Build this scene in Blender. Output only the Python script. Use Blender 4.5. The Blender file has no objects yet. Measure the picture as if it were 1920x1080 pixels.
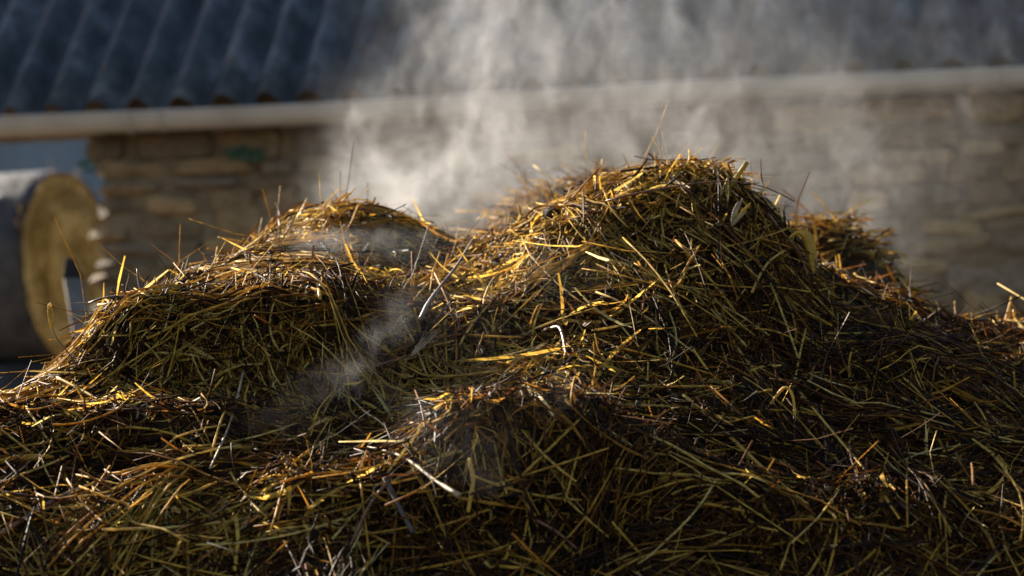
import bpy, math, random
import numpy as np
from mathutils import Vector, Matrix

rng = np.random.default_rng(11)
random.seed(11)
S = bpy.context.scene
COL = S.collection

# ------------------------------------------------------------------ camera
LENS = 85.0
F = LENS / 36.0 * 1920.0                    # focal length in photo pixels
CAM = np.array([0.0, 0.0, 1.0])
HORIZON = 1000.0
TH = math.atan((HORIZON - 540.0) / F)       # camera tilts up a little
RO = math.radians(-0.9)                     # and is held slightly askew
_r0 = np.array([1.0, 0, 0]); _u0 = np.array([0, -math.sin(TH), math.cos(TH)])
RIGHT = _r0 * math.cos(RO) + _u0 * math.sin(RO)
UP = -_r0 * math.sin(RO) + _u0 * math.cos(RO)
FWD = np.array([0, math.cos(TH), math.sin(TH)])
cam_d = bpy.data.cameras.new('camera'); cam = bpy.data.objects.new('camera', cam_d); COL.objects.link(cam)
cam.matrix_world = Matrix(((RIGHT[0], UP[0], -FWD[0], CAM[0]), (RIGHT[1], UP[1], -FWD[1], CAM[1]),
                           (RIGHT[2], UP[2], -FWD[2], CAM[2]), (0, 0, 0, 1)))
cam_d.lens = LENS; cam_d.sensor_width = 36; cam_d.clip_start = 0.05; cam_d.clip_end = 3000
cam_d.dof.use_dof = True; cam_d.dof.focus_distance = 3.62; cam_d.dof.aperture_fstop = 4.2
S.camera = cam

# ------------------------------------------------------------------ light
SUN_AZ, SUN_EL = -47.0, 29.5                # degrees right of the view axis, above the horizon
sd = Vector((math.sin(math.radians(SUN_AZ)) * math.cos(math.radians(SUN_EL)),
             math.cos(math.radians(SUN_AZ)) * math.cos(math.radians(SUN_EL)), math.sin(math.radians(SUN_EL))))
world = bpy.data.worlds.new('World'); S.world = world; world.use_nodes = True
wn = world.node_tree; bg = wn.nodes['Background']
sky = wn.nodes.new('ShaderNodeTexSky'); sky.sky_type = 'NISHITA'; sky.sun_disc = False
sky.sun_elevation = math.radians(SUN_EL); sky.sun_rotation = math.radians(SUN_AZ)
wn.links.new(sky.outputs[0], bg.inputs[0]); bg.inputs[1].default_value = 0.05
sl = bpy.data.lights.new('sun', 'SUN'); sl.energy = 5.0; sl.angle = math.radians(0.5); sl.color = (1.0, 0.89, 0.74)
sun = bpy.data.objects.new('sun', sl); COL.objects.link(sun)
sun.rotation_euler = (-sd).to_track_quat('-Z', 'Y').to_euler(); sun.location = (-8, 10, 9)
vs = S.view_settings; vs.view_transform = 'Standard'; vs.look = 'None'; vs.exposure = 2.52; vs.gamma = 1.0; vs.use_curve_mapping = False
S.render.engine = 'CYCLES'
cy = S.cycles
cy.use_denoising = True
cy.max_bounces = 6; cy.diffuse_bounces = 3; cy.glossy_bounces = 2; cy.transmission_bounces = 4; cy.volume_bounces = 1; cy.transparent_max_bounces = 8
cy.volume_step_rate = 1.0; cy.volume_max_steps = 256
cy.sample_clamp_indirect = 4.0

# ------------------------------------------------------------------ helpers
def P(px, py, Y):
    """photo pixel at world depth Y (metres along the ground) -> world point"""
    d = RIGHT * ((px - 960.0) / F) + UP * ((540.0 - py) / F) + FWD
    return CAM + d * (Y / d[1])

def tag(o, label=None, cat=None, group=None, kind=None):
    if label: o['label'] = label
    if cat: o['category'] = cat
    if group: o['group'] = group
    if kind: o['kind'] = kind
    return o

def empty(name, loc=(0, 0, 0)):
    o = bpy.data.objects.new(name, None); COL.objects.link(o); o.location = loc; o.empty_display_size = 0.2
    return o

def setpar(o, parent):
    if parent is not None:
        o.parent = parent
        o.matrix_parent_inverse = Matrix.Translation(-Vector(parent_world(parent)))

def parent_world(p):
    v = Vector((0, 0, 0))
    while p is not None:
        if p.type == 'EMPTY': v += p.location
        p = p.parent
    return v

def mesh_obj(name, verts, faces, mat, parent=None, smooth=True, attrs=None):
    me = bpy.data.meshes.new(name)
    me.from_pydata([tuple(v) for v in verts], [], [tuple(f) for f in faces])
    if smooth: me.polygons.foreach_set('use_smooth', [True] * len(me.polygons))
    me.materials.append(mat); me.update()
    o = bpy.data.objects.new(name, me); COL.objects.link(o); setpar(o, parent)
    return o

def big_mesh(name, V, Q, mat, parent=None, smooth=True, tint=None):
    """numpy verts (n,3) and quads (m,4) -> one object"""
    me = bpy.data.meshes.new(name)
    k = Q.shape[1]
    me.vertices.add(len(V)); me.vertices.foreach_set('co', np.asarray(V, np.float32).ravel())
    me.loops.add(Q.size); me.loops.foreach_set('vertex_index', Q.astype(np.int32).ravel())
    me.polygons.add(len(Q)); me.polygons.foreach_set('loop_start', np.arange(0, Q.size, k, dtype=np.int32))
    me.update(calc_edges=True); me.validate()
    if smooth: me.polygons.foreach_set('use_smooth', np.ones(len(me.polygons), bool))
    if tint is not None:
        a = me.attributes.new('tint', 'FLOAT', 'POINT'); a.data.foreach_set('value', np.asarray(tint, np.float32))
    me.materials.append(mat)
    o = bpy.data.objects.new(name, me); COL.objects.link(o); setpar(o, parent)
    return o

class NT:
    def __init__(s, name):
        s.m = bpy.data.materials.new(name); s.m.use_nodes = True; s.t = s.m.node_tree; s.n = s.t.nodes
        s.b = s.n['Principled BSDF']; s.out = s.n['Material Output']
    def add(s, t, **kw):
        n = s.n.new(t)
        for k, v in kw.items():
            if k in n.inputs: n.inputs[k].default_value = v
            else: setattr(n, k, v)
        return n
    def l(s, a, b): s.t.links.new(a, b)
    def ramp(s, fac, stops, interp='LINEAR'):
        r = s.n.new('ShaderNodeValToRGB'); r.color_ramp.interpolation = interp
        e = r.color_ramp.elements
        while len(e) < len(stops): e.new(0.5)
        for el, (p, c) in zip(e, stops): el.position = p; el.color = (*c, 1)
        s.l(fac, r.inputs[0]); return r
    def noise(s, scale, detail=4, rough=0.55, coord='Object', dist=0.0):
        tc = s.n.new('ShaderNodeTexCoord'); n = s.n.new('ShaderNodeTexNoise')
        n.inputs['Scale'].default_value = scale; n.inputs['Detail'].default_value = detail
        n.inputs['Roughness'].default_value = rough; n.inputs['Distortion'].default_value = dist
        s.l(tc.outputs[coord], n.inputs['Vector']); return n
    def bump(s, h, strength=0.5, dist=0.01):
        b = s.n.new('ShaderNodeBump'); b.inputs['Strength'].default_value = strength; b.inputs['Distance'].default_value = dist
        s.l(h, b.inputs['Height']); s.l(b.outputs[0], s.b.inputs['Normal']); return b
    def mix(s, fac, a, b, blend='MIX'):
        m = s.n.new('ShaderNodeMix'); m.data_type = 'RGBA'; m.blend_type = blend
        if isinstance(fac, (int, float)): m.inputs[0].default_value = fac
        else: s.l(fac, m.inputs[0])
        for i, v in ((6, a), (7, b)):
            if isinstance(v, tuple): m.inputs[i].default_value = (*v, 1)
            else: s.l(v, m.inputs[i])
        return m.outputs[2]

def frames(T):
    """per point tangents (n,k,3) -> two normals"""
    ref = np.zeros_like(T); ref[..., 2] = 1.0
    A = np.cross(T, ref); ln = np.linalg.norm(A, axis=-1, keepdims=True); A = np.where(ln < 1e-4, np.array([1.0, 0, 0]), A / np.maximum(ln, 1e-6))
    return A, np.cross(A, T)
def tubes(PTS, RAD, sides=4):
    """PTS (n,k,3), RAD (n,k) -> verts, quads"""
    n, k, _ = PTS.shape
    T = np.gradient(PTS, axis=1); T /= np.maximum(np.linalg.norm(T, axis=-1, keepdims=True), 1e-6)
    A, B = frames(T); an = np.arange(sides) / sides * 2 * np.pi + .4
    V = PTS[:, :, None, :] + RAD[:, :, None, None] * (A[:, :, None, :] * np.cos(an)[None, None, :, None] + B[:, :, None, :] * np.sin(an)[None, None, :, None])
    idx = np.arange(n * k * sides).reshape(n, k, sides); nxt = np.roll(idx, -1, axis=2)
    Qs = np.stack([idx[:, :-1], nxt[:, :-1], nxt[:, 1:], idx[:, 1:]], -1).reshape(-1, 4)
    if sides == 4: Qs = np.concatenate([Qs, idx[:, 0, ::-1].reshape(-1, 4), idx[:, -1].reshape(-1, 4)])
    return V.reshape(-1, 3), Qs
def blades(PTS, WID, twist):
    n, k, _ = PTS.shape
    T = np.gradient(PTS, axis=1); T /= np.maximum(np.linalg.norm(T, axis=-1, keepdims=True), 1e-6)
    A, B = frames(T); tw = twist[:, :, None]
    D = A * np.cos(tw) + B * np.sin(tw)
    V = np.stack([PTS - D * WID[:, :, None], PTS + D * WID[:, :, None]], 2)
    idx = np.arange(n * k * 2).reshape(n, k, 2)
    Qs = np.stack([idx[:, :-1, 0], idx[:, :-1, 1], idx[:, 1:, 1], idx[:, 1:, 0]], -1).reshape(-1, 4)
    return V.reshape(-1, 3), Qs

# ------------------------------------------------------------------ materials
STRAW = [(0.0, (0.012, 0.007, 0.004)), (0.22, (0.035, 0.016, 0.006)), (0.42, (0.125, 0.047, 0.009)), (0.58, (0.30, 0.143, 0.018)),
         (0.74, (0.54, 0.330, 0.050)), (0.86, (0.53, 0.365, 0.080)), (0.95, (0.61, 0.47, 0.17)), (1.0, (0.66, 0.54, 0.27))]
def straw_mat(name, source, lo=0.0, hi=1.0):
    t = NT(name)
    if source == 'attr':
        a = t.add('ShaderNodeAttribute'); a.attribute_name = 'tint'; fac = a.outputs['Fac']
    else:
        oi = t.add('ShaderNodeObjectInfo'); mr = t.add('ShaderNodeMapRange')
        mr.inputs['To Min'].default_value = lo; mr.inputs['To Max'].default_value = hi
        t.l(oi.outputs['Random'], mr.inputs['Value']); fac = mr.outputs[0]
    r = t.ramp(fac, STRAW)
    n = t.noise(55, 3, 0.6, 'Object')
    st = t.ramp(n.outputs[0], [(0.35, (0.35, 0.28, 0.22)), (0.62, (1.0, 1.0, 1.0))])
    col = t.mix(0.75, r.outputs[0], st.outputs[0], 'MULTIPLY')
    t.l(col, t.b.inputs['Base Color'])
    t.b.inputs['Roughness'].default_value = 0.55; t.b.inputs['Specular IOR Level'].default_value = 0.12
    tr = t.add('ShaderNodeBsdfTranslucent'); t.l(col, tr.inputs[0])
    mx = t.add('ShaderNodeMixShader'); mx.inputs[0].default_value = 0.55
    t.l(t.b.outputs[0], mx.inputs[1]); t.l(tr.outputs[0], mx.inputs[2]); t.l(mx.outputs[0], t.out.inputs['Surface'])
    return t.m
M_straw = straw_mat('straw_mixed', 'attr')
M_stalk = straw_mat('straw_stalk', 'obj', 0.42, .95)

def plain(name, c1, c2, scale=8, rough=0.8, bump=0.4, bdist=0.01, detail=5, spec=0.3, thin=0.0):
    t = NT(name); n = t.noise(scale, detail)
    r = t.ramp(n.outputs[0], [(0.32, c1), (0.68, c2)])
    t.l(r.outputs[0], t.b.inputs['Base Color']); t.b.inputs['Roughness'].default_value = rough
    t.b.inputs['Specular IOR Level'].default_value = spec
    if bump: t.bump(n.outputs[0], bump, bdist)
    if thin:
        tr = t.add('ShaderNodeBsdfTranslucent'); t.l(r.outputs[0], tr.inputs[0]); mx = t.add('ShaderNodeMixShader'); mx.inputs[0].default_value = thin
        t.l(t.b.outputs[0], mx.inputs[1]); t.l(tr.outputs[0], mx.inputs[2]); t.l(mx.outputs[0], t.out.inputs['Surface'])
    return t.m
M_dung = plain('wet_dung', (0.008, 0.0045, 0.002), (0.042, 0.021, 0.007), 45, 0.75, 1.0, 0.02, 8, 0.12)
M_twig = plain('brown_twig', (0.04, 0.017, 0.007), (0.13, 0.052, 0.017), 60, 0.5, 0.4, 0.002)
M_root = plain('dark_root', (0.018, 0.010, 0.007), (0.07, 0.04, 0.022), 60, 0.5, 0.5, 0.003)
M_pale = plain('bleached_wood', (0.11, 0.075, 0.04), (0.24, 0.175, 0.095), 50, 0.6, 0.4, 0.002)
M_gold = plain('golden_straw', (0.33, 0.19, 0.022), (0.55, 0.345, 0.05), 40, 0.45, 0.2, 0.001, 4, 0.25, 0.45)
M_green = plain('yellow_green_blade', (0.18, 0.125, 0.014), (0.32, 0.22, 0.028), 40, 0.45, 0.2, 0.001, 4, 0.25, 0.4)
M_fern = plain('fern_green', (0.010, 0.032, 0.016), (0.022, 0.062, 0.032), 30, 0.6, 0.2)
M_mortar = plain('earth_mortar', (0.075, 0.052, 0.029), (0.15, 0.105, 0.058), 12, 0.95, 0.8, 0.03)
M_earth = plain('farmyard_earth', (0.06, 0.045, 0.03), (0.14, 0.11, 0.08), 1.5, 0.95, 0.6, 0.05)
M_wood = plain('grey_weathered_wood', (0.05, 0.045, 0.038), (0.11, 0.10, 0.085), 14, 0.8, 0.5, 0.005)
M_black = plain('dark_painted_tip', (0.008, 0.008, 0.008), (0.016, 0.016, 0.015), 20, 0.8, 0.2, spec=.1)
M_timber = plain('dark_timber', (0.05, 0.035, 0.022), (0.11, 0.08, 0.05), 10, 0.85, 0.5)

def stone_mat():
    t = NT('rubble_stone'); oi = t.add('ShaderNodeObjectInfo')
    r = t.ramp(oi.outputs['Random'], [(0.0, (0.095, 0.07, 0.042)), (0.2, (0.18, 0.125, 0.062)), (0.4, (0.14, 0.115, 0.082)),
                                      (0.58, (0.22, 0.15, 0.065)), (0.78, (0.16, 0.135, 0.105)), (0.92, (0.32, 0.215, 0.085)), (1.0, (0.23, 0.185, 0.13))])
    n = t.noise(9, 7, 0.6)
    sh = t.ramp(n.outputs[0], [(0.3, (0.34, 0.31, 0.28)), (0.7, (1.12, 1.02, 0.9))])
    c = t.mix(1.0, r.outputs[0], sh.outputs[0], 'MULTIPLY')
    t.l(c, t.b.inputs['Base Color']); t.b.inputs['Roughness'].default_value = 0.9
    t.bump(n.outputs[0], 0.8, 0.02); return t.m
M_stone = stone_mat()

def roof_mat():
    t = NT('fibre_cement'); n = t.noise(5, 8, 0.65); n2 = t.noise(42, 4, 0.6)
    r = t.ramp(n.outputs[0], [(0.34, (0.014, 0.017, 0.021)), (0.5, (0.034, 0.040, 0.049)), (0.66, (0.085, 0.093, 0.106))])
    r2 = t.ramp(n2.outputs[0], [(0.36, (0.55, 0.52, 0.48)), (0.56, (1, 1, 1))])
    c = t.mix(0.8, r.outputs[0], r2.outputs[0], 'MULTIPLY')
    t.l(c, t.b.inputs['Base Color']); t.b.inputs['Roughness'].default_value = 0.75; t.b.inputs['Specular IOR Level'].default_value = 0.25
    t.bump(n2.outputs[0], 0.35, 0.004); return t.m
M_roof = roof_mat()
M_gutter = plain('beige_gutter', (0.20, 0.18, 0.15), (0.29, 0.265, 0.225), 3, 0.5, 0.05, 0.002)
M_shed = plain('blue_grey_sheet', (0.075, 0.10, 0.12), (0.10, 0.13, 0.155), 2, 0.6, 0.0)
M_shedroof = plain('slate_sheet', (0.09, 0.09, 0.10), (0.15, 0.15, 0.16), 2, 0.7, 0.1)
M_wrap = plain('bale_net_wrap', (0.022, 0.022, 0.024), (0.055, 0.056, 0.06), 9, 0.6, 0.9, 0.02, 6, 0.12)

def bale_face_mat():
    t = NT('bale_straw_end'); tc = t.add('ShaderNodeTexCoord')
    w = t.add('ShaderNodeTexWave'); w.wave_type = 'RINGS'; w.rings_direction = 'X'
    w.inputs['Scale'].default_value = 9; w.inputs['Distortion'].default_value = 5; w.inputs['Detail'].default_value = 4; w.inputs['Detail Scale'].default_value = 3
    t.l(tc.outputs['Object'], w.inputs['Vector'])
    n = t.noise(40, 6, 0.7)
    a = t.mix(0.6, w.outputs[0], n.outputs[0])
    r = t.ramp(a, [(0.2, (0.26, 0.155, 0.034)), (0.5, (0.50, 0.32, 0.075)), (0.8, (0.62, 0.43, 0.13))])
    t.l(r.outputs[0], t.b.inputs['Base Color']); t.b.inputs['Roughness'].default_value = 0.75
    t.bump(a, 0.9, 0.02); return t.m
M_bale = bale_face_mat()

# ------------------------------------------------------------------ setting: ground
g = mesh_obj('ground', [(-600, -600, 0), (600, -600, 0), (600, 600, 0), (-600, 600, 0)], [(0, 1, 2, 3)], M_earth)
tag(g, 'bare brown farmyard earth under the heap', 'ground', kind='structure')

# ------------------------------------------------------------------ barn
WA = math.radians(11.0); D0 = 9.2
U = np.array([math.cos(WA), -math.sin(WA), 0.0])     # along the wall, to the right and nearer
N = np.array([math.sin(WA), math.cos(WA), 0.0])      # away from the camera
ZU = np.array([0, 0, 1.0])
gc = P(960, 192, D0); EZ = gc[2]                     # gutter centre
W0 = np.array([gc[0], gc[1], 0.0]) + N * 0.13         # wall face origin
def W(u, n, z): return W0 + U * u + N * n + ZU * z
def wall_u(px, n=0.0):
    # u on the wall face under a photo column
    d = RIGHT * ((px - 960.0) / F) + UP * (0.06) + FWD
    A = np.array([[U[0], -d[0]], [U[1], -d[1]]]); b = (CAM - W0 - N * n)[:2]
    return np.linalg.solve(A, b)[0]
UL = wall_u(168); UR = 4.2
barn = empty('stone_barn', tuple(W(0, 0.2, 0)))
tag(barn, 'low stone barn with corrugated grey roof and beige gutter behind the steaming heap', 'barn')

def box_verts(u0, u1, n0, n1, z0, z1):
    return [W(u, n, z) for u in (u0, u1) for n in (n0, n1) for z in (z0, z1)]
BOXF = [(0, 1, 3, 2), (4, 6, 7, 5), (0, 4, 5, 1), (2, 3, 7, 6), (0, 2, 6, 4), (1, 5, 7, 3)]
WT = EZ - 0.05
wall = mesh_obj('wall', box_verts(UL + 0.05, UR, 0.035, 0.48, 0, WT + 0.06), BOXF, M_mortar, barn, False)

def stone_mesh(i):
    r = random.Random(100 + i)
    ring = []
    for x, z in [(-.5, -.32), (-.36, -.5), (0.0, -.5), (.36, -.5), (.5, -.3), (.5, .3), (.36, .5), (0.0, .5), (-.36, .5), (-.5, .32)]:
        ring.append((x * r.uniform(.88, 1.02), z * r.uniform(.82, 1.02)))
    k = len(ring); v = []; f = []
    for (yy, sc) in ((0.5, .98), (-0.22, 1.0), (-0.45, .86)):
        for x, z in ring: v.append((x * sc, yy + (r.uniform(-.06, .06) if yy < 0 else 0), z * sc))
    for a in range(2):
        for j in range(k): f.append((a * k + j, a * k + (j + 1) % k, (a + 1) * k + (j + 1) % k, (a + 1) * k + j))
    v.append((r.uniform(-.1, .1), -0.52, r.uniform(-.15, .15))); c = len(v) - 1
    for j in range(k): f.append((2 * k + j, 2 * k + (j + 1) % k, c))
    f.append(tuple(range(k))[::-1])
    f = [q[::-1] for q in f]
    me = bpy.data.meshes.new('stone'); me.from_pydata(v, [], f); me.materials.append(M_stone); me.update()
    return me
stones = [stone_mesh(i) for i in range(12)]
RW = Matrix(((U[0], N[0], 0), (U[1], N[1], 0), (0, 0, 1))).to_4x4()
nst = 0
z = 1.42
while z < WT - 0.02:
    h = random.choice((0.05, 0.06, 0.075, 0.09, 0.115)); h = min(h, WT + 0.04 - z)
    u = UL + random.uniform(-0.045, 0.045); first = True
    while u < 2.55:
        L = random.uniform(0.12, 0.34) * (0.8 + h * 4)
        dep = 0.46 if first else 0.16; hh = h * (random.uniform(.85, 1.2) if random.random() < .8 else random.uniform(1.4, 1.9)); L0 = L; L = L * random.uniform(.92, 1.04)
        o = bpy.data.objects.new('stone', stones[random.randrange(12)]); COL.objects.link(o)
        pr = random.uniform(-0.022, 0.012)
        o.matrix_world = Matrix.Translation(Vector(W(u + L / 2, dep / 2 + pr, z + h / 2 + random.uniform(-.014, .014)))) @ RW @ Matrix.Rotation(random.gauss(0, .07), 4, 'Y') @ Matrix.Diagonal((L - 0.006, dep, hh - 0.004, 1))
        mw = o.matrix_world.copy(); o.parent = wall
        o.matrix_parent_inverse = Matrix.Identity(4); o.matrix_basis = mw
        # the wall's own parent offset is identity in world terms
        u += L0; first = False; nst += 1
    z += h
print('stones', nst)
# lower courses and the stretch beyond the frame, too hidden to pick apart
V = []; Fq = []
def add_low(u0, u1, z0, z1):
    z = z0
    while z < z1 - 0.03:
        h = min(random.uniform(0.09, 0.18), z1 - z); u = u0
        while u < u1:
            L = random.uniform(0.2, 0.5); me = stones[random.randrange(12)]; b = len(V)
            for q in me.vertices:
                V.append(W(u + L / 2 + q.co.x * (L - .015), 0.08 + q.co.y * 0.16, z + h / 2 + q.co.z * (h - .012)))
            for p in me.polygons: Fq.append(tuple(b + i for i in p.vertices))
            u += L
        z += h
add_low(UL, UR, 0.0, 1.42); add_low(2.75, UR, 1.42, WT)
lo = mesh_obj('lower_courses', V, Fq, M_stone, wall, False); lo['kind'] = 'stuff'; lo.matrix_parent_inverse = Matrix.Identity(4)
lo.parent = wall

# children of 'wall' need no offset: wall's world matrix is identity
# roof
PITCH = math.radians(48.5); SL = np.array(N * math.cos(PITCH) + ZU * math.sin(PITCH)); RN = np.array(-N * math.sin(PITCH) + ZU * math.cos(PITCH))
EAVE = np.array([gc[0], gc[1], 0]) + ZU * (EZ + 0.056) - N * 0.005
PW = 0.177; AM = 0.040
def Rf(u, s, h): return EAVE + U * u + SL * s + RN * h
RL, RR = -2.95, 3.6; RLEN = 3.4
roof = mesh_obj('roof', [W(u, 0, 0) - W0 + Rf(0, s, h) - Rf(0, 0, 0) + EAVE * 0 + (Rf(u, 0, 0) - W(u, 0, 0) + W0) if False else Rf(u, s, h)
                         for u in (RL, RR) for s in (0.12, RLEN) for h in (-0.12, -0.05)],
                [(0, 1, 3, 2), (4, 6, 7, 5), (0, 4, 5, 1), (2, 3, 7, 6), (0, 2, 6, 4), (1, 5, 7, 3)], M_timber, barn, False)
def sheet(u0, s0, s1, lift, name='roof_sheet'):
    nw = 6; seg = nw * 12 + 6; rows = 7; th = 0.0065
    us = np.linspace(0, (nw + 0.5) * PW, seg + 1); ss = np.linspace(s0, s1, rows); v = []; f = []
    for lay in (0, 1):
        for s in ss:
            for uu in us:
                v.append(Rf(u0 + uu, s, lift + AM * math.cos(2 * math.pi * uu / PW) - lay * th))
    m = seg + 1; K = rows * m
    for i in range(rows - 1):
        for j in range(seg):
            a = i * m + j; f.append((a, a + 1, a + m + 1, a + m)); b = K + a; f.append((b, b + m, b + m + 1, b + 1))
    for j in range(seg):
        f.append((j, K + j, K + j + 1, j + 1)); t = (rows - 1) * m + j; f.append((t, t + 1, K + t + 1, K + t))
    for i in range(rows - 1):
        a = i * m; f.append((a, a + m, K + a + m, K + a)); a = i * m + seg; f.append((a, K + a, K + a + m, a + m))
    o = mesh_obj(name, v, f, M_roof, None); o.parent = roof
    return o
u = RL + 0.02; k = 0
us_crest = []
while u < RR - 1.0:
    sheet(u, 0.0 + random.uniform(-.006, .006), 1.75, 0.0 + 0.0085 * (k % 2)); sheet(u, 1.62, RLEN + 0.02, 0.022 + 0.0085 * (k % 2))
    us_crest += [u + i * PW for i in range(6)]
    u += 6 * PW; k += 1
# hook bolts with caps on the crests
bm_v = []; bm_f = []
for j in range(8):
    a = j / 8 * 2 * math.pi; bm_v.append((.016 * math.cos(a), .016 * math.sin(a), 0))
for j in range(8):
    a = j / 8 * 2 * math.pi; bm_v.append((.011 * math.cos(a), .011 * math.sin(a), .009))
bm_v += [(0, 0, .018)]
for j in range(8): bm_f += [(j, (j + 1) % 8, 8 + (j + 1) % 8, 8 + j), (8 + j, 8 + (j + 1) % 8, 16)]
bolt_me = bpy.data.meshes.new('bolt'); bolt_me.from_pydata(bm_v, [], bm_f); bolt_me.materials.append(M_root); bolt_me.update()
RB = Matrix(((U[0], SL[0], RN[0]), (U[1], SL[1], RN[1]), (U[2], SL[2], RN[2]))).to_4x4()
for i, uc in enumerate(us_crest):
    if i % 3 == 1:
        for s in (0.22, 1.05):
            o = bpy.data.objects.new('bolt', bolt_me); COL.objects.link(o)
            o.matrix_world = Matrix.Translation(Vector(Rf(uc, s + random.uniform(-.03, .03), AM + 0.004))) @ RB; mw = o.matrix_world.copy(); o.parent = roof; o.matrix_parent_inverse = Matrix.Identity(4); o.matrix_basis = mw

# gutter: half-round channel with a rolled lip
def sweep_profile(prof, ustart, uend, n, off=(0, 0)):
    v = []; f = []; k = len(prof)
    for i in range(n + 1):
        uu = ustart + (uend - ustart) * i / n
        sag = 0.006 * math.sin(uu * 2.1)
        for (a, b) in prof: v.append(np.array([gc[0], gc[1], EZ]) + U * uu + N * a + ZU * (b + sag))
    for i in range(n):
        for j in range(k): f.append((i * k + j, i * k + (j + 1) % k, (i + 1) * k + (j + 1) % k, (i + 1) * k + j))
    f.append(tuple(range(k))); f.append(tuple(range(n * k, n * k + k))[::-1])
    return v, f
def half_round(r, th):
    o = [(r * math.cos(t), r * math.sin(t) + 0.02) for t in np.linspace(math.pi, 2 * math.pi, 15)]
    i = [((r - th) * math.cos(t), (r - th) * math.sin(t) + 0.02) for t in np.linspace(2 * math.pi, math.pi, 15)]
    lip = [(-r + 0.004 + 0.009 * math.cos(t), 0.024 + 0.009 * math.sin(t)) for t in np.linspace(0.3, math.pi + .2, 7)]
    return o + i + lip
v, f = sweep_profile(half_round(0.062, 0.004), RL, RR, 60); gut = mesh_obj('gutter', v, f, M_gutter, barn)
for px in (247, 309, 668, 1300, 1888):
    uu = wall_u(px, -0.13); wd = 0.012 if px in (247, 668, 1888) else 0.006
    v, f = sweep_profile(half_round(0.0675, 0.009), uu - wd, uu + wd, 1)
    o = mesh_obj('joint_collar' if wd > .01 else 'bracket', v, f, M_gutter, None); o.parent = gut
# timber wall plate under the eave
o = mesh_obj('wall_plate', box_verts(RL + 0.1, UR - .1, 0.12, 0.30, WT + 0.062, WT + 0.16), BOXF, M_timber, barn, False)

# small ferns growing from the joints
def leaf_clump(name, centre, n, size, mat, label):
    root = empty(name, tuple(centre)); r = random.Random(int(centre[0] * 997))
    tag(root, label, 'fern')
    for i in range(n):
        a = r.uniform(-1.3, 1.3); L = size * r.uniform(.6, 1.2); w = L * .22
        d = U * math.sin(a) - N * .55 + ZU * (math.cos(a) * .6 - .25); d /= np.linalg.norm(d)
        s = np.cross(d, N); s /= np.linalg.norm(s); v = []; f = []
        b = np.array(centre) + U * r.uniform(-.5, .5) * size + ZU * r.uniform(-.35, .35) * size
        for t, ww in ((0, .1), (.25, .8), (.5, 1), (.75, .7), (1, .05)):
            p = b + d * L * t - ZU * L * .35 * t * t
            v += [p - s * w * ww, p + N * -.004, p + s * w * ww]
        for q in range(4): f += [(3 * q, 3 * q + 1, 3 * q + 4, 3 * q + 3), (3 * q + 1, 3 * q + 2, 3 * q + 5, 3 * q + 4)]
        mesh_obj('frond', v, f, mat, root)
leaf_clump('wall_fern', W(wall_u(462), -0.01, P(462, 290, W(wall_u(462), 0, 0)[1])[2]), 12, 0.07, M_fern, 'small green fern in the wall joint below the gutter, left of the steam')
leaf_clump('wall_fern', W(wall_u(492), -0.01, P(492, 296, W(wall_u(492), 0, 0)[1])[2]), 6, 0.04, M_fern, 'tiny green fern just right of the larger wall fern')
leaf_clump('wall_fern', W(wall_u(182), -0.01, P(182, 314, W(wall_u(182), 0, 0)[1])[2]), 7, 0.055, M_fern, 'small green fern at the left corner of the stone wall')

# ------------------------------------------------------------------ neighbouring shed
def rect_box(x0, x1, y0, y1, z0, z1):
    return [(x, y, z) for x in (x0, x1) for y in (y0, y1) for z in (z0, z1)]
sh = empty('metal_shed', (-6.0, 24, 0)); tag(sh, 'blue grey sheet metal shed far behind the wrapped bale', 'shed')
v = []; xs = np.arange(-9.0, -2.0, 0.1)
for i, x in enumerate(xs):
    yy = 22.0 - (0.03 if i % 4 in (1, 2) else 0.0); v += [(x, yy, 0.0), (x, yy, 5.6)]
f = [(2 * i, 2 * i + 2, 2 * i + 3, 2 * i + 1) for i in range(len(xs) - 1)]
mesh_obj('front_cladding', v, f, M_shed, sh, False)
mesh_obj('shed_frame', rect_box(-8.98, -2.12, 22.02, 27, 0, 5.58), BOXF, M_shedroof, sh, False)
mesh_obj('shed_roof', [(-9.3, 21.6, 5.5), (-1.8, 21.6, 5.5), (-1.8, 27.4, 6.6), (-9.3, 27.4, 6.6), (-9.3, 21.6, 5.62), (-1.8, 21.6, 5.62), (-1.8, 27.4, 6.72), (-9.3, 27.4, 6.72)],
         [(0, 3, 2, 1), (4, 5, 6, 7), (0, 1, 5, 4), (1, 2, 6, 5), (2, 3, 7, 6), (3, 0, 4, 7)], M_shedroof, sh, False)

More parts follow.
